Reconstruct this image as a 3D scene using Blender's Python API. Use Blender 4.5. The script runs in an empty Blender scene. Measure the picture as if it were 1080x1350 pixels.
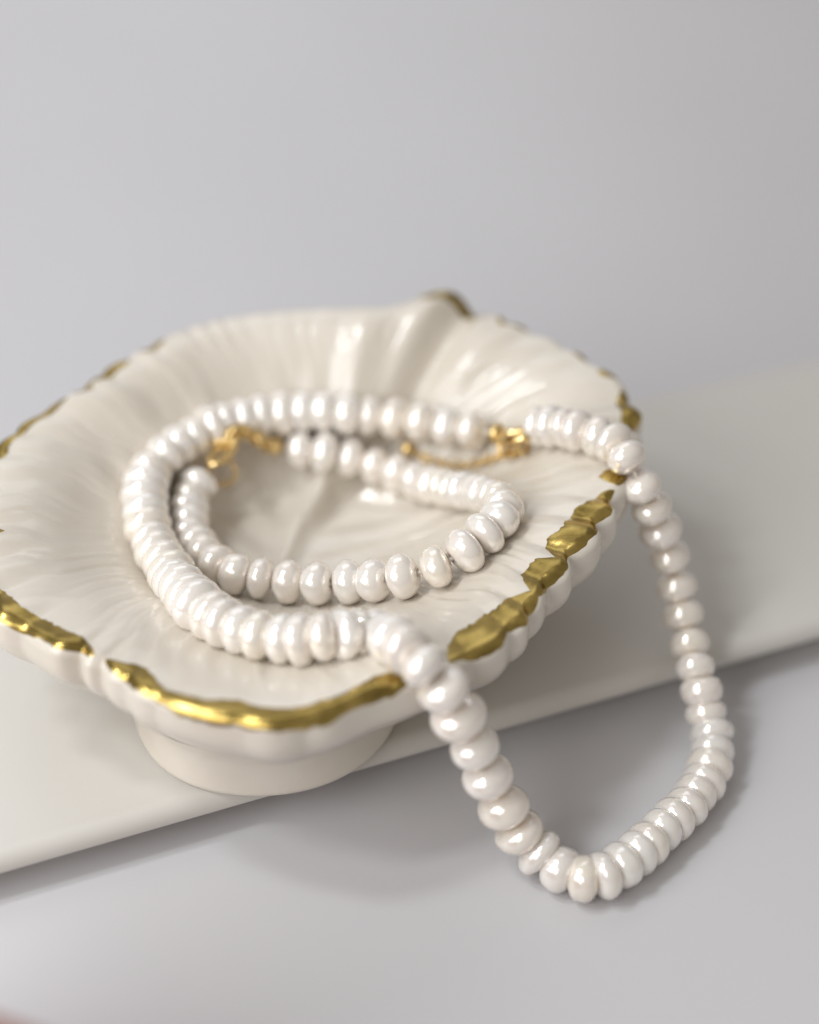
import bpy, bmesh, math, random
import numpy as np
from mathutils import Vector, Matrix

# ------------------------------------------------------------------ camera, world, lamps, exposure
CM = 0.01                                  # everything below is laid out in centimetres
scene = bpy.context.scene
COL = scene.collection
CAM_H, PITCH = 14.6, 36.5                  # camera height above the board, degrees below the horizon

cd = bpy.data.cameras.new('camera')
cam = bpy.data.objects.new('camera', cd)
COL.objects.link(cam)
cam.location = (0, 0, CAM_H * CM)
cam.rotation_euler = (math.radians(90 - PITCH), 0, 0)
cd.sensor_fit = 'VERTICAL'
cd.sensor_height = 36
cd.sensor_width = 28.8
cd.lens = 50
cd.clip_start = 0.005
cd.clip_end = 20
cd.dof.use_dof = True
cd.dof.focus_distance = 19.4 * CM
cd.dof.aperture_fstop = 4.8
scene.camera = cam

w = bpy.data.worlds.new('World')
scene.world = w
w.use_nodes = True
bg = w.node_tree.nodes['Background']
bg.inputs[0].default_value = (1.0, 0.945, 0.885, 1)
bg.inputs[1].default_value = 0.36


def area(name, loc, target, sx, sy, power, col):
    l = bpy.data.lights.new(name, 'AREA')
    l.shape = 'RECTANGLE'
    l.size, l.size_y = sx * CM, sy * CM
    l.energy = power
    l.color = col
    o = bpy.data.objects.new(name, l)
    COL.objects.link(o)
    o.location = Vector(loc) * CM
    d = Vector(target) - Vector(loc)
    o.rotation_euler = d.to_track_quat('-Z', 'Y').to_euler()
    return o


area('window_light', (-29, 3, 45), (-0.5, 16, 1), 4.5, 9, 0.57, (0.93, 0.96, 1.0))
area('window_light', (-24, 14, 48), (-0.5, 16, 1), 5, 9, 0.57, (0.93, 0.96, 1.0))
area('left_fill_light', (-25, -7, 21), (1, 10, 0), 30, 24, 1.05, (0.97, 0.98, 1.0))  # added soft fill lamp left of the camera, not a known window
area('second_window_light', (-8, 46, 40), (-0.5, 14, 1), 36, 22, 0.25, (0.90, 0.94, 1.0))

scene.view_settings.view_transform = 'Standard'
scene.view_settings.look = 'None'
scene.view_settings.exposure = 0
scene.view_settings.gamma = 1
scene.render.engine = 'CYCLES'

# ------------------------------------------------------------------ DISH MATH BEGIN
RIM = np.array([(-2.22, 12.512, 2.35), (-1.655, 12.381, 2.35), (-1.019, 12.557, 2.37), (-0.469, 12.859, 2.4), (0, 13.092, 2.4), (0.479, 13.35, 2.42), (0.97, 13.632, 2.45), (1.33, 14.033, 2.5), (1.607, 14.512, 2.55), (1.996, 15.031, 2.65), (2.34, 15.49, 2.75), (2.655, 16.036, 2.8), (2.864, 16.515, 2.85), (3.126, 17.235, 2.95), (3.265, 17.896, 3.05), (3.222, 18.522, 3.1), (3.03, 18.96, 3.2), (2.646, 19.407, 3.25), (2.177, 19.845, 3.3), (1.61, 20.159, 3.4), (1.236, 20.538, 3.4), (0.932, 20.707, 3.42), (0.624, 20.837, 3.42), (0.324, 20.837, 3.42), (0, 20.681, 3.42), (-0.37, 20.533, 3.5), (-1.114, 20.625, 3.45), (-1.983, 20.615, 3.4), (-2.961, 20.451, 3.35), (-3.659, 20.09, 3.3), (-4.095, 19.692, 3.25), (-4.631, 19.227, 3.15), (-5.008, 18.654, 3.1), (-5.509, 18.185, 3), (-5.854, 17.637, 2.95), (-6.031, 17.014, 2.9), (-6.065, 16.308, 2.8), (-5.974, 15.641, 2.7), (-5.736, 15.012, 2.6), (-5.428, 14.493, 2.5), (-5.096, 14.091, 2.45), (-4.601, 13.805, 2.4), (-4.133, 13.634, 2.37), (-3.751, 13.37, 2.35), (-3.15, 12.871, 2.35), (-2.652, 12.643, 2.35)])  #@RIM
C0 = np.array([-1.664, 17.809])  #@C0
ZF = 1.2                                   # floor of the bowl
LIP = 0.16                                 # radius of the rolled lip
TAU = 2 * math.pi


def _per(phi, xs, ys):
    """smooth periodic interpolation (Catmull-Rom on irregular knots via dense Hermite)"""
    n = len(xs)
    X = np.concatenate([xs[-3:] - TAU, xs, xs[:3] + TAU])
    Y = np.concatenate([ys[-3:], ys, ys[:3]])
    M = np.gradient(Y, X)
    p = np.mod(phi, TAU)
    i = np.clip(np.searchsorted(X, p) - 1, 0, len(X) - 2)
    h = X[i + 1] - X[i]
    t = (p - X[i]) / h
    t2, t3 = t * t, t * t * t
    return ((2*t3 - 3*t2 + 1) * Y[i] + (t3 - 2*t2 + t) * h * M[i]
            + (-2*t3 + 3*t2) * Y[i+1] + (t3 - t2) * h * M[i+1])


def _rimfun():
    d = RIM[:, :2] - C0
    a = np.mod(np.arctan2(d[:, 1], d[:, 0]), TAU)
    r = np.hypot(d[:, 0], d[:, 1])
    o = np.argsort(a)
    return a[o], r[o], RIM[o, 2]


_A, _R, _Z = _rimfun()


def rim_r(phi): return _per(phi, _A, _R)
def rim_z(phi): return _per(phi, _A, _Z)


def _hash(i, seed):
    x = np.sin(i * 127.1 + seed * 311.7) * 43758.5453
    return x - np.floor(x)


def noise1(x, seed, period=None):
    i = np.floor(x)
    f = x - i
    f = f * f * (3 - 2 * f)
    a, b = i, i + 1
    if period:
        a, b = np.mod(a, period), np.mod(b, period)
    return (_hash(a, seed) * (1 - f) + _hash(b, seed) * f) * 2 - 1


def sstep(a, b, x):
    t = np.clip((x - a) / (b - a), 0, 1)
    return t * t * (3 - 2 * t)


def angd(a, b):
    return (a - b + math.pi) % TAU - math.pi


NL = 44


def lobe_amp(phi):
    d = np.degrees(angd(phi, 0))
    g = 0.66 + 0.55 * np.exp(-((d + 142) / 24) ** 2) + 1.25 * np.exp(-((d + 26) / 30) ** 2) + 0.25 * np.exp(-((np.abs(d) - 150) / 26) ** 2)
    g = g - 0.42 * np.exp(-((d - 115) / 50) ** 2) - 0.28 * np.exp(-((d + 92) / 22) ** 2)
    return g * (0.75 + 0.35 * noise1(phi / TAU * 23, 5, 23))


def lobes(phi):
    ph = phi / TAU * NL + 0.75 * noise1(phi / TAU * 17, 3, 17) + 0.25 * noise1(phi / TAU * 41, 8, 41)
    s = np.sqrt(np.sin(math.pi * ph) ** 2 + 0.08)
    return (s - 0.6) * lobe_amp(phi)


def fine(phi, u):
    p = phi / TAU + 0.030 * (u - 0.5) * np.sin(phi * 2 + 1.0) + 0.004 * noise1(u * 7 + 3 * np.sin(phi), 21)
    p = p - np.floor(p)
    a = noise1(p * 330, 11, 330) * 0.85 + noise1(p * 170, 12, 170) * 0.8 + noise1(p * 64, 13, 64) * 0.6
    m = 0.65 + 0.5 * noise1(p * 40 + 0 * u, 14, 40) * np.cos(u * 9 + 6 * _hash(np.floor(p * 40), 4) * 0)
    return a * m


def inner_h(x, y):
    """height of the inside of the bowl (cm) at world x, y"""
    dx, dy = x - C0[0], y - C0[1]
    phi = np.arctan2(dy, dx)
    rr = np.hypot(dx, dy)
    R = rim_r(phi) - LIP * 0.95
    u = rr / R
    uc = np.clip(u, 0, 1)
    zr = rim_z(phi) - LIP * 0.12
    k = np.clip((uc - 0.16) / 0.84, 0, 1)
    h = 0.86 * (1 - np.cos(math.pi * k ** 1.12)) / 2 + 0.14 * k
    z = ZF + (zr - ZF) * h
    z = z + 0.085 * lobes(phi) * sstep(0.82, 1.0, uc)
    z = z + 0.014 * fine(phi, uc) * (1 - 0.5 * np.exp(-(angd(phi, 1.9) / 0.9) ** 2)) * sstep(0.10, 0.5, uc) * (1 - 0.75 * sstep(0.85, 1, uc))
    # central midrib and its side groove
    best = np.full(np.shape(x), 1e9)
    s = np.zeros(np.shape(x))
    side = np.ones(np.shape(x))
    acc, tot = 0.0, sum(math.dist(a, b) for a, b in zip(SP[:-1], SP[1:]))
    for (a, b) in zip(SP[:-1], SP[1:]):
        L = math.dist(a, b)
        tx, ty = (b[0] - a[0]) / L, (b[1] - a[1]) / L
        q = np.clip(((x - a[0]) * tx + (y - a[1]) * ty) / L, 0, 1)
        ex, ey = x - a[0] - tx * L * q, y - a[1] - ty * L * q
        d_ = np.hypot(ex, ey)
        hit = d_ < best
        best = np.where(hit, d_, best)
        s = np.where(hit, (acc + q * L) / tot, s)
        side = np.where(hit, np.sign(-ex * ty + ey * tx + 1e-9), side)
        acc += L
    dd = best * side                                       # + is left of the rib
    wgt = 1 - 0.0 * s
    wdt = (0.14 + 0.09 * s) * np.where(dd > 0, 1.0 + 0.8 * s, 1.0)
    amp = (0.14 + 0.27 * s) * (1 - 0.68 * sstep(0.78, 1.0, s))
    z = z + amp * np.exp(-(dd / wdt) ** 2)
    z = z - 0.7 * amp * np.exp(-((dd + 1.7 * wdt) / (0.8 * wdt)) ** 2) * sstep(0.1, 0.4, s)
    # side veins leaving the midrib, as soft folds
    v = s * 7.5 - np.abs(dd) * 0.85
    z = z + 0.026 * np.cos(TAU * v) * sstep(0.15, 0.7, np.abs(dd)) * (1 - sstep(0.62, 0.85, uc)) * (0.4 + 0.6 * wgt)
    return z


SP = [(-1.926, 16.582), (-1.73, 17.614), (-1.336, 18.623), (-0.319, 19.678), (0.148, 20.278), (0.471, 20.662), (0.857, 21.121)]  #@SP
# DISH MATH END

# ------------------------------------------------------------------ strands: spline knots (cm), worked out on paper from the drape
NECKLACE = [(1.862, 17.993, 2.906), (2.194, 17.711, 3.062), (2.547, 17.38, 3.186), (2.888, 17.234, 3.15), (3.097, 16.784, 3.15), (3.324, 16.656, 2.75), (3.567, 16.665, 2.2), (3.811, 16.678, 1.6), (3.967, 16.524, 1.1), (4.094, 16.242, 0.7), (4.171, 15.875, 0.42), (4.209, 15.394, 0.3), (4.267, 15.124, 0.1), (4.34, 14.908, -0.15), (4.396, 14.569, -0.35), (4.291, 14.159, -0.42), (4.019, 13.685, -0.42), (3.653, 13.228, -0.42), (3.17, 12.735, -0.42), (2.659, 12.287, -0.42), (2.278, 12.187, -0.42), (1.898, 12.439, -0.42), (1.558, 12.639, -0.2), (1.219, 12.758, 0.35), (0.953, 12.847, 1), (0.703, 12.886, 1.65), (0.473, 12.893, 2.2), (0.214, 12.905, 2.65), (-0.094, 13.244, 2.72), (-0.475, 13.963, 2.3), (-0.967, 13.644, 2.542), (-1.508, 13.69, 2.437), (-2.012, 13.857, 2.393), (-2.488, 14.153, 2.357), (-2.943, 14.715, 2.275), (-3.395, 15.617, 2.048), (-3.739, 16.347, 2.025), (-3.935, 17.012, 2.152), (-3.922, 17.624, 2.272), (-3.671, 18.068, 2.401), (-3.274, 18.471, 2.441), (-2.75, 18.876, 2.418), (-2.053, 19.133, 2.395), (-1.205, 19.114, 2.436), (-0.484, 19.148, 2.314), (0.239, 18.838, 2.4), (0.827, 18.58, 2.454), (1.346, 18.203, 2.618)]  #@NECKLACE
BRACELET = [(-3.209, 17.98, 1.98), (-3.342, 17.63, 1.843), (-3.301, 17.053, 1.769), (-3.096, 16.473, 1.759), (-2.704, 15.957, 1.802), (-2.172, 15.805, 1.73), (-1.678, 15.719, 1.716), (-1.178, 15.536, 1.838), (-0.694, 15.515, 1.911), (-0.209, 15.23, 2.198), (0.229, 15.214, 2.345), (0.624, 15.31, 2.508), (0.963, 15.554, 2.635), (1.247, 15.876, 2.734), (1.335, 16.299, 2.7), (1.104, 16.791, 2.491), (0.685, 17.422, 2.134), (0.177, 18.062, 1.822), (-0.359, 18.447, 1.77), (-0.846, 18.704, 1.782), (-1.324, 18.693, 1.935), (-1.813, 18.812, 1.928), (-2.123, 18.808, 1.989)]  #@BRACELET
N_SIZE = [(0.24, 0.62), (0.255, 0.62), (0.27, 0.62), (0.37, 0.625), (0.47, 0.63), (0.472, 0.626), (0.474, 0.622), (0.476, 0.618), (0.478, 0.614), (0.48, 0.61), (0.42, 0.615), (0.36, 0.62), (0.29, 0.63), (0.29, 0.631429), (0.29, 0.632857), (0.29, 0.634286), (0.29, 0.635714), (0.29, 0.637143), (0.29, 0.638571), (0.29, 0.64), (0.32, 0.66), (0.37, 0.665), (0.42, 0.67), (0.52, 0.69), (0.55, 0.69), (0.58, 0.69), (0.48, 0.65), (0.38, 0.64), (0.31, 0.64), (0.3, 0.655), (0.29, 0.67), (0.29, 0.685), (0.29, 0.7), (0.292, 0.7), (0.294, 0.7), (0.296, 0.7), (0.298, 0.7), (0.3, 0.7), (0.302, 0.7), (0.304, 0.7), (0.306, 0.7), (0.308, 0.7), (0.31, 0.7), (0.375, 0.68), (0.44, 0.66), (0.441667, 0.656667), (0.443333, 0.653333), (0.445, 0.65)]  #@NS
B_SIZE = [(0.27, 0.62), (0.276667, 0.62), (0.283333, 0.62), (0.29, 0.62), (0.345, 0.625), (0.4, 0.63), (0.46, 0.64), (0.4625, 0.64), (0.465, 0.64), (0.4675, 0.64), (0.47, 0.64), (0.42, 0.6), (0.36, 0.58), (0.28, 0.58), (0.273333, 0.58), (0.266667, 0.58), (0.26, 0.58), (0.38, 0.62), (0.406667, 0.62), (0.433333, 0.62), (0.46, 0.62), (0.46, 0.62), (0.46, 0.62)]  #@BS
EXTRA = {'nc_a': (1.405, 18.028, 2.65), 'nc_b': (1.835, 17.768, 2.904), 'nc_r': (1.521, 17.959, 2.557), 'nc_r2': (1.715, 17.847, 2.674), 'nc_chain': [(1.562, 18.015, 2.465), (1.337, 18.029, 2.315), (1.055, 18.122, 2.138), (0.712, 18.315, 1.962), (0.36, 18.563, 1.893), (0.0, 18.798, 1.908)], 'nc_drop': (-0.024, 18.779, 1.95), 'bc_chain': [(-2.228, 18.489, 2.231), (-2.366, 18.512, 2.329), (-2.534, 18.501, 2.449), (-2.678, 18.448, 2.512), (-2.738, 18.284, 2.424)], 'bc_a': (-2.717, 18.301, 2.413), 'bc_b': (-3.035, 17.894, 2.267), 'bc_ring': (-2.927, 18.235, 1.888)}  #@EXTRA
GOLD = [(-2.0375, -1.2157, 0.247, 0.184, 7), (-2.4935, -2.0651, 0.285, 0.115, 17), (-1.1262, -0.7821, 0.475, 0.184, 27), (-0.7967, -0.6309, 0.342, 0.138, 37), (-0.6567, -0.2964, 0.437, 0.138, 47), (-0.2794, -0.18, 0.285, 0.115, 57), (-0.0344, 0.17, 0.209, 0.23, 67), (0.2201, 0.2729, 0.133, 0.23, 77), (0.3324, 0.3944, 0.095, 0.138, 87), (0.569, 0.7071, 0.095, 0.161, 97), (0.7404, 1.0394, 0.285, 0.391, 107), (2.3832, 2.5349, 0.152, 0.161, 117), (2.5951, 2.8229, 0.152, 0.138, 127), (2.8209, 2.9169, 0.114, 0.115, 137), (2.9429, -2.9444, 0.19, 0.161, 147), (-2.7049, -2.6292, 0.475, 0.115, 157)]  #@GOLD
BOARD = [(-18.376, 7.016), (19.444, 21.863), (16.88, 28.395), (-20.94, 13.548)]  #@BOARD

# ------------------------------------------------------------------ helpers

def mat(name):
    m = bpy.data.materials.new(name)
    m.use_nodes = True
    nt = m.node_tree
    return m, nt, nt.nodes['Principled BSDF']


def setp(b, **k):
    for n, v in k.items():
        b.inputs[n.replace('_', ' ')].default_value = v


def mesh_np(name, V, F, m, parent=None, smooth=True):
    me = bpy.data.meshes.new(name)
    V = np.asarray(V, dtype=np.float32) * CM
    F = np.asarray(F, dtype=np.int32)
    me.vertices.add(len(V))
    me.vertices.foreach_set('co', V.ravel())
    me.loops.add(F.size)
    me.loops.foreach_set('vertex_index', F.ravel())
    me.polygons.add(len(F))
    me.polygons.foreach_set('loop_start', np.arange(0, F.size, F.shape[1], dtype=np.int32))
    me.polygons.foreach_set('use_smooth', np.full(len(F), smooth))
    me.update(calc_edges=True)
    me.validate()
    me.materials.append(m)
    o = bpy.data.objects.new(name, me)
    COL.objects.link(o)
    if parent:
        o.parent = parent
    return o


def grid_faces(nu, nv, wrap):
    i = np.arange(nu if wrap else nu - 1)
    j = np.arange(nv - 1)
    I, J = np.meshgrid(i, j, indexing='ij')
    I2 = (I + 1) % nu
    return np.stack([I * nv + J, I2 * nv + J, I2 * nv + J + 1, I * nv + J + 1], -1).reshape(-1, 4)


def empty(name, loc, label, cat):
    o = bpy.data.objects.new(name, None)
    COL.objects.link(o)
    o.empty_display_size = 0.01
    o.location = Vector(loc) * CM
    o['label'] = label
    o['category'] = cat
    return o


def keep(o, root):
    """parent o to root, leaving it where it is (roots are never rotated)"""
    o.parent = root
    o.location = Vector(o.location) - Vector(root.location)


# ------------------------------------------------------------------ materials
def mat_glaze():
    m, nt, b = mat('white_glazed_porcelain')
    setp(b, Base_Color=(0.80, 0.765, 0.70, 1), Roughness=0.34, Coat_Weight=0.65, Coat_Roughness=0.07,
         Subsurface_Weight=0.15, Subsurface_Scale=0.003)
    b.inputs['Subsurface Radius'].default_value = (1.0, 0.8, 0.6)
    tc = nt.nodes.new('ShaderNodeTexCoord')
    n = nt.nodes.new('ShaderNodeTexNoise')
    n.inputs['Scale'].default_value = 45
    n.inputs['Detail'].default_value = 4
    nt.links.new(tc.outputs['Object'], n.inputs['Vector'])
    r = nt.nodes.new('ShaderNodeValToRGB')
    r.color_ramp.elements[0].position = 0.3
    r.color_ramp.elements[0].color = (0.63, 0.57, 0.48, 1)
    r.color_ramp.elements[1].position = 0.7
    r.color_ramp.elements[1].color = (0.72, 0.665, 0.58, 1)
    nt.links.new(n.outputs['Fac'], r.inputs['Fac'])
    nt.links.new(r.outputs['Color'], b.inputs['Base Color'])
    n2 = nt.nodes.new('ShaderNodeTexNoise')
    n2.inputs['Scale'].default_value = 260
    n2.inputs['Detail'].default_value = 3
    nt.links.new(tc.outputs['Object'], n2.inputs['Vector'])
    bp = nt.nodes.new('ShaderNodeBump')
    bp.inputs['Strength'].default_value = 0.25
    bp.inputs['Distance'].default_value = 0.0003
    nt.links.new(n2.outputs['Fac'], bp.inputs['Height'])
    nt.links.new(bp.outputs['Normal'], b.inputs['Normal'])
    nt.links.new(bp.outputs['Normal'], b.inputs['Coat Normal'])
    return m


def mat_gold(name, c1, c2, rough):
    m, nt, b = mat(name)
    setp(b, Metallic=1.0, Roughness=rough)
    tc = nt.nodes.new('ShaderNodeTexCoord')
    n = nt.nodes.new('ShaderNodeTexNoise')
    n.inputs['Scale'].default_value = 330
    n.inputs['Detail'].default_value = 7
    nt.links.new(tc.outputs['Object'], n.inputs['Vector'])
    r = nt.nodes.new('ShaderNodeValToRGB')
    r.color_ramp.elements[0].position = 0.32
    r.color_ramp.elements[0].color = (*c1, 1)
    r.color_ramp.elements[1].position = 0.68
    r.color_ramp.elements[1].color = (*c2, 1)
    nt.links.new(n.outputs['Fac'], r.inputs['Fac'])
    nt.links.new(r.outputs['Color'], b.inputs['Base Color'])
    bp = nt.nodes.new('ShaderNodeBump')
    bp.inputs['Strength'].default_value = 0.35
    bp.inputs['Distance'].default_value = 0.0003
    nt.links.new(n.outputs['Fac'], bp.inputs['Height'])
    nt.links.new(bp.outputs['Normal'], b.inputs['Normal'])
    return m


def mat_pearl():
    m, nt, b = mat('pearl_nacre')
    setp(b, Metallic=0.26, Roughness=0.17, Coat_Weight=1.0, Coat_Roughness=0.05, Coat_IOR=1.7, Subsurface_Weight=0.5, Subsurface_Scale=0.002,
         Sheen_Weight=0.0)
    b.inputs['Subsurface Radius'].default_value = (1.0, 0.8, 0.65)
    b.inputs['Specular IOR Level'].default_value = 0.75
    oi = nt.nodes.new('ShaderNodeObjectInfo')
    r = nt.nodes.new('ShaderNodeValToRGB')
    e = r.color_ramp.elements
    e[0].position, e[0].color = 0.0, (0.91, 0.83, 0.715, 1)
    e[1].position, e[1].color = 1.0, (0.92, 0.87, 0.805, 1)
    x = e.new(0.5); x.color = (0.91, 0.84, 0.765, 1)
    nt.links.new(oi.outputs['Random'], r.inputs['Fac'])
    tc = nt.nodes.new('ShaderNodeTexCoord')
    n = nt.nodes.new('ShaderNodeTexNoise')
    n.inputs['Scale'].default_value = 260
    n.inputs['Detail'].default_value = 3
    add = nt.nodes.new('ShaderNodeVectorMath'); add.operation = 'ADD'
    cmb = nt.nodes.new('ShaderNodeCombineXYZ')
    nt.links.new(oi.outputs['Random'], cmb.inputs['X'])
    nt.links.new(tc.outputs['Object'], add.inputs[0])
    nt.links.new(cmb.outputs[0], add.inputs[1])
    nt.links.new(add.outputs[0], n.inputs['Vector'])
    mx = nt.nodes.new('ShaderNodeMix'); mx.data_type = 'RGBA'
    mx.inputs[7].default_value = (0.86, 0.78, 0.76, 1)
    ms = nt.nodes.new('ShaderNodeMapRange')
    ms.inputs['From Min'].default_value = 0.42
    ms.inputs['From Max'].default_value = 0.75
    ms.inputs['To Max'].default_value = 0.35
    nt.links.new(n.outputs['Fac'], ms.inputs['Value'])
    nt.links.new(ms.outputs[0], mx.inputs[0])
    nt.links.new(r.outputs['Color'], mx.inputs[6])
    nt.links.new(mx.outputs[2], b.inputs['Base Color'])
    bp = nt.nodes.new('ShaderNodeBump')
    bp.inputs['Strength'].default_value = 0.25
    bp.inputs['Distance'].default_value = 0.0003
    nt.links.new(n.outputs['Fac'], bp.inputs['Height'])
    nt.links.new(bp.outputs['Normal'], b.inputs['Normal'])
    return m


def mat_plain(name, c1, c2, rough, scale, coat=0.0, bump=0.1):
    m, nt, b = mat(name)
    setp(b, Roughness=rough, Coat_Weight=coat, Coat_Roughness=0.25)
    tc = nt.nodes.new('ShaderNodeTexCoord')
    n = nt.nodes.new('ShaderNodeTexNoise')
    n.inputs['Scale'].default_value = scale
    n.inputs['Detail'].default_value = 5
    nt.links.new(tc.outputs['Object'], n.inputs['Vector'])
    r = nt.nodes.new('ShaderNodeValToRGB')
    r.color_ramp.elements[0].position = 0.3
    r.color_ramp.elements[0].color = (*c1, 1)
    r.color_ramp.elements[1].position = 0.7
    r.color_ramp.elements[1].color = (*c2, 1)
    nt.links.new(n.outputs['Fac'], r.inputs['Fac'])
    nt.links.new(r.outputs['Color'], b.inputs['Base Color'])
    n2 = nt.nodes.new('ShaderNodeTexNoise')
    n2.inputs['Scale'].default_value = 1500
    n2.inputs['Detail'].default_value = 2
    nt.links.new(tc.outputs['Object'], n2.inputs['Vector'])
    bp = nt.nodes.new('ShaderNodeBump')
    bp.inputs['Strength'].default_value = bump
    bp.inputs['Distance'].default_value = 0.0001
    nt.links.new(n2.outputs['Fac'], bp.inputs['Height'])
    nt.links.new(bp.outputs['Normal'], b.inputs['Normal'])
    return m


M_GLAZE = mat_glaze()
M_GILT = mat_gold('worn_gold_lustre', (0.27, 0.19, 0.052), (0.54, 0.39, 0.12), 0.25)
M_GOLD = mat_gold('polished_gold_findings', (0.76, 0.54, 0.22), (0.88, 0.66, 0.32), 0.2)
M_PEARL = mat_pearl()
M_THREAD, _, _b = mat('white_silk_thread')
setp(_b, Base_Color=(0.75, 0.70, 0.62, 1), Roughness=0.7)
M_BOARD = mat_plain('warm_white_board', (0.61, 0.585, 0.54), (0.64, 0.615, 0.57), 0.38, 14, coat=0.15)
M_TABLE = mat_plain('cool_white_table', (0.58, 0.57, 0.58), (0.61, 0.60, 0.61), 0.45, 9, coat=0.1)
M_PINK = mat_plain('dusty_pink_cloth', (0.50, 0.27, 0.22), (0.58, 0.33, 0.28), 0.8, 60)

# ------------------------------------------------------------------ setting: table with a backdrop that sweeps up behind it
ZT = -0.75                                  # table top below the board's top face
def sheet(name, prof, m):
    V = []
    for x in np.linspace(-80, 80, 9):
        for (y, z) in prof:
            V.append((x, y, z))
    o = mesh_np(name, V, grid_faces(9, len(prof), False), m)
    o['kind'] = 'structure'
    return o


prof = [(-40, ZT), (0, ZT), (16, ZT), (24, ZT)]
for k in range(1, 33):
    a = math.pi / 2 * k / 32
    prof.append((24 + 34 * math.sin(a), ZT + 34 * (1 - math.cos(a))))
prof += [(58.0, ZT + 60), (58.0, ZT + 90)]
sheet('table', prof, M_TABLE)           # one sweep of card: table top rising into the background

# ------------------------------------------------------------------ the board under the dish
def rounded_slab(name, quad, z0, z1, r, r0, m, parent, seg=8):
    """slab on a 4-corner outline with a rolled edge; corners rounded in plan"""
    q = [Vector((p[0], p[1])) for p in quad]
    out = []
    cr = 0.5
    n = len(q)
    for i in range(n):
        p, a, c = q[i], q[i - 1], q[(i + 1) % n]
        da, dc = (a - p).normalized(), (c - p).normalized()
        for k in range(9):
            t = k / 8
            A, B = p + da * cr, p + dc * cr
            out.append((A.lerp(p, t)).lerp(p.lerp(B, t), t))
    N = len(out)
    nrm = []
    for i in range(N):
        t = (out[(i + 1) % N] - out[i - 1]).normalized()
        nrm.append(Vector((t.y, -t.x)))
    cen = sum(q, Vector((0, 0))) / n
    if (out[0] - cen).dot(nrm[0]) < 0:
        nrm = [-x for x in nrm]
    rings = []
    hh = (z1 - z0)
    for k in range(seg + 1):
        a = math.pi / 2 * (1 - k / seg)
        rings.append((r * (1 - math.cos(a)), z1 - r + r * math.sin(a)))
    for k in range(seg + 1):
        a = -math.pi / 2 * k / seg
        rings.append((r0 * (1 - math.cos(a)), z0 + r0 + r0 * math.sin(a)))
    V, F = [], []
    for (ins, z) in rings:
        for p, nn in zip(out, nrm):
            V.append((p.x - nn.x * ins, p.y - nn.y * ins, z))
    bm = bmesh.new()
    vs = [bm.verts.new(Vector(v) * CM) for v in V]
    for k in range(len(rings) - 1):
        for i in range(N):
            j = (i + 1) % N
            f = bm.faces.new((vs[k*N+i], vs[k*N+j], vs[(k+1)*N+j], vs[(k+1)*N+i]))
            f.smooth = True
    bm.faces.new(vs[:N])
    bm.faces.new(vs[-N:])
    bmesh.ops.recalc_face_normals(bm, faces=bm.faces)
    me = bpy.data.meshes.new(name)
    bm.to_mesh(me); bm.free()
    me.materials.append(m)
    o = bpy.data.objects.new(name, me)
    COL.objects.link(o)
    keep(o, parent)
    return o


bc = np.mean(np.array(BOARD), axis=0)
board = empty('display_board', (bc[0], bc[1], ZT), 'warm white board with a rolled front edge lying under the shell dish', 'board')
rounded_slab('top_panel', BOARD, -0.27, 0.0, 0.23, 0.03, M_BOARD, board)
ins = [tuple(bc + (np.array(p) - bc) * 1.0 - 2.4 * (np.array(p) - bc) / np.abs(np.array(p) - bc).max()) for p in BOARD]
rounded_slab('base_block', ins, ZT + 0.002, -0.272, 0.02, 0.02, M_BOARD, board)

# ------------------------------------------------------------------ the dish
FOOT_C = (-2.05, 15.07)
dish = empty('shell_dish', (FOOT_C[0], FOOT_C[1], 0), 'white porcelain leaf shaped dish with scalloped rim brushed in gold', 'trinket dish')

# cross-section rows: t in [0,1] inside, then over the lip, then down the outside
def dish_rows(phi, NI=110):
    """returns list of (x, y, z) arrays for the closed profile at angles phi"""
    R, zr = rim_r(phi), rim_z(phi)
    c, s = np.cos(phi), np.sin(phi)
    lb = lobes(phi)
    rows = []
    us = np.linspace(0.0, 1.0, NI) ** 0.9
    us[0] = 0.004
    for u in us:
        rr = u * (R - LIP * 0.95)
        x, y = C0[0] + c * rr, C0[1] + s * rr
        rows.append((x, y, inner_h(x, y)))
    xl, yl, zl = rows[-1]
    # lip: arc from just above the inner end, over the top, to the outside
    ztop = zl + LIP * 0.12                    # crest follows the wavy inner height
    for a in np.radians(np.linspace(104, -5, 14)):
        rr = R + LIP * math.cos(a) * 1.05 + 0.19 * lb * (1 + math.cos(a)) / 2
        z = ztop - LIP + LIP * math.sin(a)
        rows.append((C0[0] + c * rr, C0[1] + s * rr, z))
    # outside wall: short belly, then tucking in to the flat underside
    K = 46
    zb = 0.66
    for k in range(1, K + 1):
        q = k / K
        e = q ** 0.85
        ang = e * math.pi / 2
        rr = (R + LIP * 1.05) * (0.10 + 0.90 * np.cos(ang) ** (0.75 - 0.38 * np.exp(-(angd(phi, -1.75) / 0.8) ** 2))) + 0.05 * np.sin(np.clip(q * 5, 0, 1) * math.pi) \
            + 0.19 * lb * (1 - sstep(0.0, 0.6, q))
        z = zb + (ztop - LIP - zb) * (1 - np.sin(ang)) ** 1.0
        rows.append((C0[0] + c * rr, C0[1] + s * rr, z))
    return rows


NPHI = 1700
phi = np.linspace(0, TAU, NPHI, endpoint=False)
rows = dish_rows(phi)
P = np.stack([np.stack(r, -1) for r in rows], 1)      # NPHI x rows x 3
org = np.array([FOOT_C[0], FOOT_C[1], 0.0])
nr = P.shape[1]
F = grid_faces(NPHI, nr, True)
bowl = mesh_np('bowl', (P - org).reshape(-1, 3), F, M_GLAZE, dish)

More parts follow.
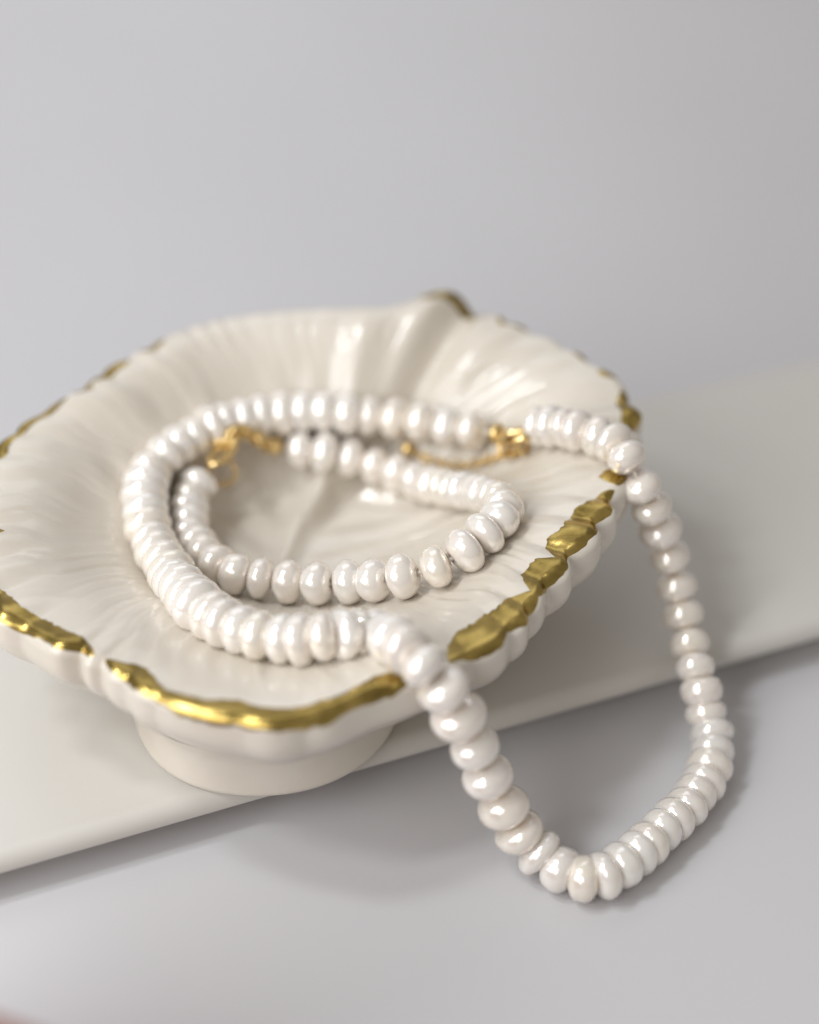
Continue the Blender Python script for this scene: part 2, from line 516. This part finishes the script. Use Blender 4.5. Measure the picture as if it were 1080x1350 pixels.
# foot: turned ring, slightly waisted
V = []
fp = [(1.55, 0.02), (1.80, 0.0), (1.90, 0.03), (1.93, 0.10), (1.90, 0.22), (1.85, 0.42), (1.83, 0.60), (1.88, 0.80), (1.98, 0.92), (2.05, 1.0)]
fp = [(0.02, 0.05)] + fp
# refine the profile
fq = []
for a, b_ in zip(fp[:-1], fp[1:]):
    for k in range(4):
        fq.append((a[0] + (b_[0] - a[0]) * k / 4, a[1] + (b_[1] - a[1]) * k / 4))
fq.append(fp[-1])
fa = np.array(fq)
for _ in range(2):
    fa[1:-1] = 0.25 * fa[:-2] + 0.5 * fa[1:-1] + 0.25 * fa[2:]
fa[:, 1] = np.maximum(fa[:, 1], 0.001)
for i in range(160):
    a = TAU * i / 160
    wob = 1 + 0.012 * math.sin(2 * a + 1) + 0.006 * math.sin(5 * a)
    for (r, z) in fa:
        V.append((r * wob * math.cos(a), r * wob * math.sin(a), z))
mesh_np('foot', V, grid_faces(160, len(fa), True), M_GLAZE, dish)

# gold patches brushed over the lip: thin skins that follow the bowl
def patch(phi0, phi1, win, wout, seed):
    d = angd(phi1, phi0)
    n = max(14, int(abs(d) * 330))
    ph = phi0 + d * np.linspace(0, 1, n)
    rows = dish_rows(ph)
    Q = np.stack([np.stack(r, -1) for r in rows], 1)    # n x rows x 3
    # arc length along each profile, 0 at the crest of the lip
    seg = np.linalg.norm(np.diff(Q, axis=1), axis=2)
    S = np.concatenate([np.zeros((n, 1)), np.cumsum(seg, 1)], 1)
    ci = 110 + 4
    S = S - S[:, ci:ci + 1]
    e = np.linspace(0, 1, n)
    taper = np.clip(np.minimum(e, 1 - e) * max(3.5, n / 26), 0, 1) ** 0.6
    g = ph * 57.3
    lbv = np.clip(lobes(ph) + 0.35, 0, 1.2)
    wi = win * taper * (0.74 + 0.34 * noise1(g / 5.0, seed) + 0.06 * noise1(g / 0.7, seed + 1) + 0.28 * lbv) + 0.004
    wo = wout * taper * (0.85 + 0.40 * noise1(g / 5.3, seed + 2) + 0.15 * noise1(g / 1.1, seed + 3)) + 0.004
    m = 18
    out = np.zeros((n, m, 3))
    for i in range(n):
        st = np.linspace(-wi[i], wo[i], m)
        for k in range(3):
            out[i, :, k] = np.interp(st, S[i], Q[i, :, k])
    # lift along the normal, a hair proud in the middle, sunk at the borders
    du = np.gradient(out, axis=0)
    dv = np.gradient(out, axis=1)
    nn = np.cross(du, dv)
    nn /= np.linalg.norm(nn, axis=2, keepdims=True) + 1e-9
    zc = nn[:, m // 2, 2].mean()
    if zc < 0: nn = -nn
    lift = 0.012 * np.sin(np.linspace(0, 1, m) * math.pi) ** 0.5 - 0.003
    lift = lift[None, :] * np.clip(taper, 0.2, 1)[:, None]
    out = out + nn * lift[..., None]
    return mesh_np('gold_patch', (out - org).reshape(-1, 3), grid_faces(n, m, False), M_GILT, dish)


for (a0, a1, wi, wo, sd) in GOLD:
    patch(a0, a1, wi, wo, sd)

# ------------------------------------------------------------------ pearls
random.seed(7)


def pearl_mesh(k, thin):
    rnd = random.Random(100 + k)
    ns, nr_ = 32, 18
    D = 0.5                                 # half sizes relative to a 1 cm diameter
    T = rnd.uniform(0.235, 0.26) if thin else rnd.uniform(0.36, 0.40)
    pr, pz = (0.68, 0.88) if thin else (0.82, 0.95)
    asym = rnd.uniform(-0.14, 0.14)
    ex = rnd.uniform(0.98, 1.03)
    f1, f2, p1, p2 = rnd.uniform(0.006, 0.024), rnd.uniform(0.004, 0.014), rnd.uniform(0, 6), rnd.uniform(0, 6)
    ringp, ringa = rnd.uniform(-0.5, 0.5), rnd.choice([0, 0, 0.015, 0.028])
    bm = bmesh.new()
    rows_ = []
    for j in range(nr_ + 1):
        th = math.pi * j / nr_
        row = []
        for i in range(ns):
            ph_ = TAU * i / ns
            r = math.sin(th) ** pr * D
            z = math.copysign(abs(math.cos(th)) ** pz, math.cos(th)) * T
            r *= 1 + asym * math.cos(th)
            rr = r * (1 + f1 * math.sin(2 * ph_ + p1) + f2 * math.sin(3 * ph_ + p2 + 2 * th))
            rr *= 1 - ringa * math.exp(-((math.cos(th) - ringp) / 0.10) ** 2)
            row.append((rr * math.cos(ph_) * ex, rr * math.sin(ph_) / ex, z))
        rows_.append(row)
    top = bm.verts.new((0, 0, T * 0.72)); bot = bm.verts.new((0, 0, -T * 0.72))
    vs = [[bm.verts.new(p) for p in row] for row in rows_[1:-1]]
    for j in range(len(vs) - 1):
        for i in range(ns):
            i2 = (i + 1) % ns
            bm.faces.new((vs[j][i], vs[j][i2], vs[j+1][i2], vs[j+1][i]))
    for i in range(ns):
        i2 = (i + 1) % ns
        bm.faces.new((top, vs[0][i2], vs[0][i]))
        bm.faces.new((bot, vs[-1][i], vs[-1][i2]))
    for f in bm.faces: f.smooth = True
    bmesh.ops.recalc_face_normals(bm, faces=bm.faces)
    me = bpy.data.meshes.new('pearl')
    bmesh.ops.scale(bm, vec=(CM, CM, CM), verts=bm.verts)
    bm.to_mesh(me); bm.free()
    me.materials.append(M_PEARL)
    return me, T * 2


PEARLS = [pearl_mesh(k, False) for k in range(10)]
THIN = [pearl_mesh(k + 20, True) for k in range(10)]


def spline(pts, closed=False, n=24):
    P = [Vector(p) for p in pts]
    out = []
    N = len(P)
    for i in range(N if closed else N - 1):
        p0 = P[(i - 1) % N] if (closed or i > 0) else P[0] * 2 - P[1]
        p1, p2 = P[i], P[(i + 1) % N]
        p3 = P[(i + 2) % N] if (closed or i + 2 < N) else P[-1] * 2 - P[-2]
        # centripetal Catmull-Rom
        t0 = 0; t1 = t0 + (p1 - p0).length ** .5; t2 = t1 + (p2 - p1).length ** .5; t3 = t2 + (p3 - p2).length ** .5
        for k in range(n):
            t = t1 + (t2 - t1) * k / n
            A1 = p0 * ((t1-t)/(t1-t0)) + p1 * ((t-t0)/(t1-t0))
            A2 = p1 * ((t2-t)/(t2-t1)) + p2 * ((t-t1)/(t2-t1))
            A3 = p2 * ((t3-t)/(t3-t2)) + p3 * ((t-t2)/(t3-t2))
            B1 = A1 * ((t2-t)/(t2-t0)) + A2 * ((t-t0)/(t2-t0))
            B2 = A2 * ((t3-t)/(t3-t1)) + A3 * ((t-t1)/(t3-t1))
            out.append(B1 * ((t2-t)/(t2-t1)) + B2 * ((t-t1)/(t2-t1)))
    if not closed: out.append(P[-1].copy())
    return out


def tube(name, pts, r, m, parent, ns=8, closed=False):
    V = []
    n = len(pts)
    up = Vector((0, 0, 1))
    for i, p in enumerate(pts):
        a = pts[(i - 1) % n] if (closed or i > 0) else p
        b = pts[(i + 1) % n] if (closed or i < n - 1) else p
        t = (b - a).normalized()
        x = t.cross(up)
        if x.length < 1e-3: x = t.cross(Vector((1, 0, 0)))
        x.normalize(); y = t.cross(x)
        rad = r[i] if isinstance(r, (list, tuple)) else r
        for k in range(ns):
            an = TAU * k / ns
            V.append(p + (x * math.cos(an) + y * math.sin(an)) * rad - Vector(parent.location) / CM)
    F = []
    for i in range(n if closed else n - 1):
        i2 = (i + 1) % n
        for k in range(ns):
            k2 = (k + 1) % ns
            F.append((i*ns+k, i2*ns+k, i2*ns+k2, i*ns+k2))
    return mesh_np(name, [tuple(v) for v in V], F, m, parent)


def string_pearls(root, pts, size, seed):
    rnd = random.Random(seed)
    cur = spline(pts)
    L = [0.0]
    for a, b in zip(cur[:-1], cur[1:]): L.append(L[-1] + (b - a).length)
    tot = L[-1]

    def at(s):
        s = min(max(s, 0), tot)
        i = int(np.searchsorted(L, s)) - 1
        i = min(max(i, 0), len(cur) - 2)
        return cur[i].lerp(cur[i + 1], (s - L[i]) / (L[i + 1] - L[i] + 1e-9))
    # thickness and diameter vary along the strand
    ks = [0.0]
    for i in range(1, len(pts)): ks.append(L[min(i * 24, len(L) - 1)])
    s, n = 0.0, 0
    while True:
        T0 = float(np.interp(s, ks, [q[0] for q in size]))
        D0 = float(np.interp(s, ks, [q[1] for q in size]))
        d = D0 * rnd.uniform(0.93, 1.07)
        me, T = rnd.choice(THIN if T0 / D0 < 0.56 else PEARLS)
        th = T0 * rnd.uniform(0.92, 1.08)
        if s + th > tot + 0.1: break
        c = at(s + th / 2)
        t = (at(s + th) - at(s)).normalized()
        t = (t + Vector([rnd.uniform(-.045, .045) for _ in range(3)])).normalized()
        q = t.to_track_quat('Z', 'Y') @ Matrix.Rotation(rnd.uniform(0, TAU), 3, 'Z').to_quaternion()
        if rnd.random() < .5: q = q @ Matrix.Rotation(math.pi, 3, 'X').to_quaternion()
        o = bpy.data.objects.new('pearl', me)
        COL.objects.link(o)
        o.rotation_mode = 'QUATERNION'
        o.rotation_quaternion = q
        o.scale = (d, d, min(th * (1.32 if T0 / D0 < 0.56 else 1.05), 0.72 * d) / T)
        jit = Vector([rnd.uniform(-.012, .012) for _ in range(3)])
        o.location = (c + jit) * CM - Vector(root.location)
        o.parent = root
        s += th
        n += 1
    tube('thread', cur[::4] + [cur[-1]], 0.03, M_THREAD, root, 6)
    return n, tot


def ring(name, c, nrm, R, r, m, root, squash=1.0, along=None):
    nrm = Vector(nrm).normalized()
    x = (Vector(along) if along else nrm.orthogonal())
    x = (x - nrm * x.dot(nrm)).normalized()
    y = nrm.cross(x)
    bmv = []
    n, k = 22, 8
    for i in range(n):
        a = TAU * i / n
        o_ = x * math.cos(a) + y * math.sin(a) * squash
        c0 = Vector(c) + o_ * R
        for j in range(k):
            b = TAU * j / k
            bmv.append(c0 + (o_.normalized() * math.cos(b) + nrm * math.sin(b)) * r - Vector(root.location) / CM)
    F = []
    for i in range(n):
        for j in range(k):
            F.append((i*k+j, ((i+1) % n)*k+j, ((i+1) % n)*k+(j+1) % k, i*k+(j+1) % k))
    return mesh_np(name, [tuple(v) for v in bmv], F, m, root)


def bead(name, c, R, m, root, sq=1.0, axis=(0, 0, 1)):
    bm = bmesh.new()
    bmesh.ops.create_uvsphere(bm, u_segments=18, v_segments=12, radius=R * CM)
    bmesh.ops.scale(bm, vec=(1, 1, sq), verts=bm.verts)
    for f in bm.faces: f.smooth = True
    me = bpy.data.meshes.new(name); bm.to_mesh(me); bm.free(); me.materials.append(m)
    o = bpy.data.objects.new(name, me); COL.objects.link(o)
    o.rotation_mode = 'QUATERNION'
    o.rotation_quaternion = Vector(axis).to_track_quat('Z', 'Y')
    o.location = Vector(c) * CM - Vector(root.location); o.parent = root
    return o


def chain(root, pts, n, R, r, name='chain_link'):
    cur = spline(pts)
    for i in range(n):
        f = i / max(1, n - 1) * (len(cur) - 1)
        k = min(int(f), len(cur) - 2)
        c = cur[k].lerp(cur[k + 1], f - k)
        t = (cur[k + 1] - cur[k]).normalized()
        side = t.cross(Vector((0, 0, 1))).normalized()
        up = side.cross(t)
        nrm = (up * 1.0 + side * (0.85 if i % 2 else -0.85))
        ring(name, c, nrm, R, r, M_GOLD, root, squash=0.66, along=t)


def lobster(root, p0, p1, wd):
    """lobster claw: a closed teardrop of tapering wire, a lever and a swivel ring"""
    p0, p1 = Vector(p0), Vector(p1)
    t = (p1 - p0); Ln = t.length; t.normalize()
    side = t.cross(Vector((0, 0, 1))).normalized()
    pts, rad = [], []
    for i in range(28):
        a = TAU * i / 28
        x = (1 - math.cos(a)) / 2
        wgt = math.sin(a) * (0.55 + 0.45 * x)
        pts.append(p0 + t * (x * Ln) + side * (wgt * wd))
        rad.append(wd * (0.50 - 0.22 * x))
    tube('clasp', pts, rad, M_GOLD, root, 10, closed=True)
    lv = [p0 + t * (Ln * k) + side * (wd * s) + Vector((0, 0, wd * 0.5)) for k, s in ((.18, .2), (.35, .9), (.5, 1.35))]
    tube('clasp_lever', spline(lv, n=5), wd * 0.25, M_GOLD, root, 8)


nk = empty('pearl_necklace', NECKLACE[0], 'long strand of button pearls coiled in the dish and looping over its rim', 'pearl necklace')
n1 = string_pearls(nk, NECKLACE, N_SIZE, 3)
bk = empty('pearl_bracelet', BRACELET[0], 'short strand of cream button pearls lying inside the longer coil in the dish', 'pearl bracelet')
n2 = string_pearls(bk, BRACELET, B_SIZE, 5)
print('PEARLS', n1, n2)

# findings of the necklace
E = EXTRA
lobster(nk, E['nc_a'], E['nc_b'], 0.19)
ring('jump_ring', E['nc_r'], (0.3, -0.5, 0.8), 0.17, 0.035, M_GOLD, nk)
ring('jump_ring', E['nc_r2'], (0.8, -0.5, 0.3), 0.15, 0.035, M_GOLD, nk)
bead('end_cap', NECKLACE[0], 0.17, M_GOLD, nk, 0.7, Vector(NECKLACE[1]) - Vector(NECKLACE[0]))
bead('end_cap', NECKLACE[-1], 0.17, M_GOLD, nk, 0.7, Vector(NECKLACE[-2]) - Vector(NECKLACE[-1]))
chain(nk, E['nc_chain'], 15, 0.085, 0.022)
bead('chain_drop', E['nc_drop'], 0.12, M_GOLD, nk, 1.0)
# findings of the bracelet
chain(bk, E['bc_chain'], 8, 0.13, 0.042)
lobster(bk, E['bc_a'], E['bc_b'], 0.15)
ring('jump_ring', E['bc_ring'], (0.2, -0.6, 0.75), 0.21, 0.03, M_GOLD, bk)
bead('end_cap', BRACELET[0], 0.15, M_GOLD, bk, 0.7, Vector(BRACELET[1]) - Vector(BRACELET[0]))
bead('end_cap', BRACELET[-1], 0.15, M_GOLD, bk, 0.7, Vector(BRACELET[-2]) - Vector(BRACELET[-1]))

# ------------------------------------------------------------------ pink cloth whose soft fold just enters the lower left corner
def cloth_fold():
    V = []
    n, m = 40, 30
    base = (-4.75, 6.0)
    for i in range(n):
        a = TAU * i / n
        for j in range(m):
            q = j / (m - 1)
            R0 = 3.0 * math.cos(q * math.pi / 2) ** 0.7 * (1 + 0.10 * math.sin(3 * a + 1 + 2 * q) + 0.05 * math.sin(7 * a + 3 * q))
            z = ZT + 0.01 + 4.6 * math.sin(q * math.pi / 2) * (1 + 0.05 * math.sin(4 * a) * math.cos(q * 1.5))
            V.append((R0 * math.cos(a), R0 * math.sin(a) * 1.1, z - ZT))
    o = mesh_np('folded_cloth', V, grid_faces(n, m, True), M_PINK)
    o.location = (base[0] * CM, base[1] * CM, ZT * CM)
    o['label'] = 'blurred dusty pink fold of cloth at the lower left corner'
    o['category'] = 'cloth'


cloth_fold()
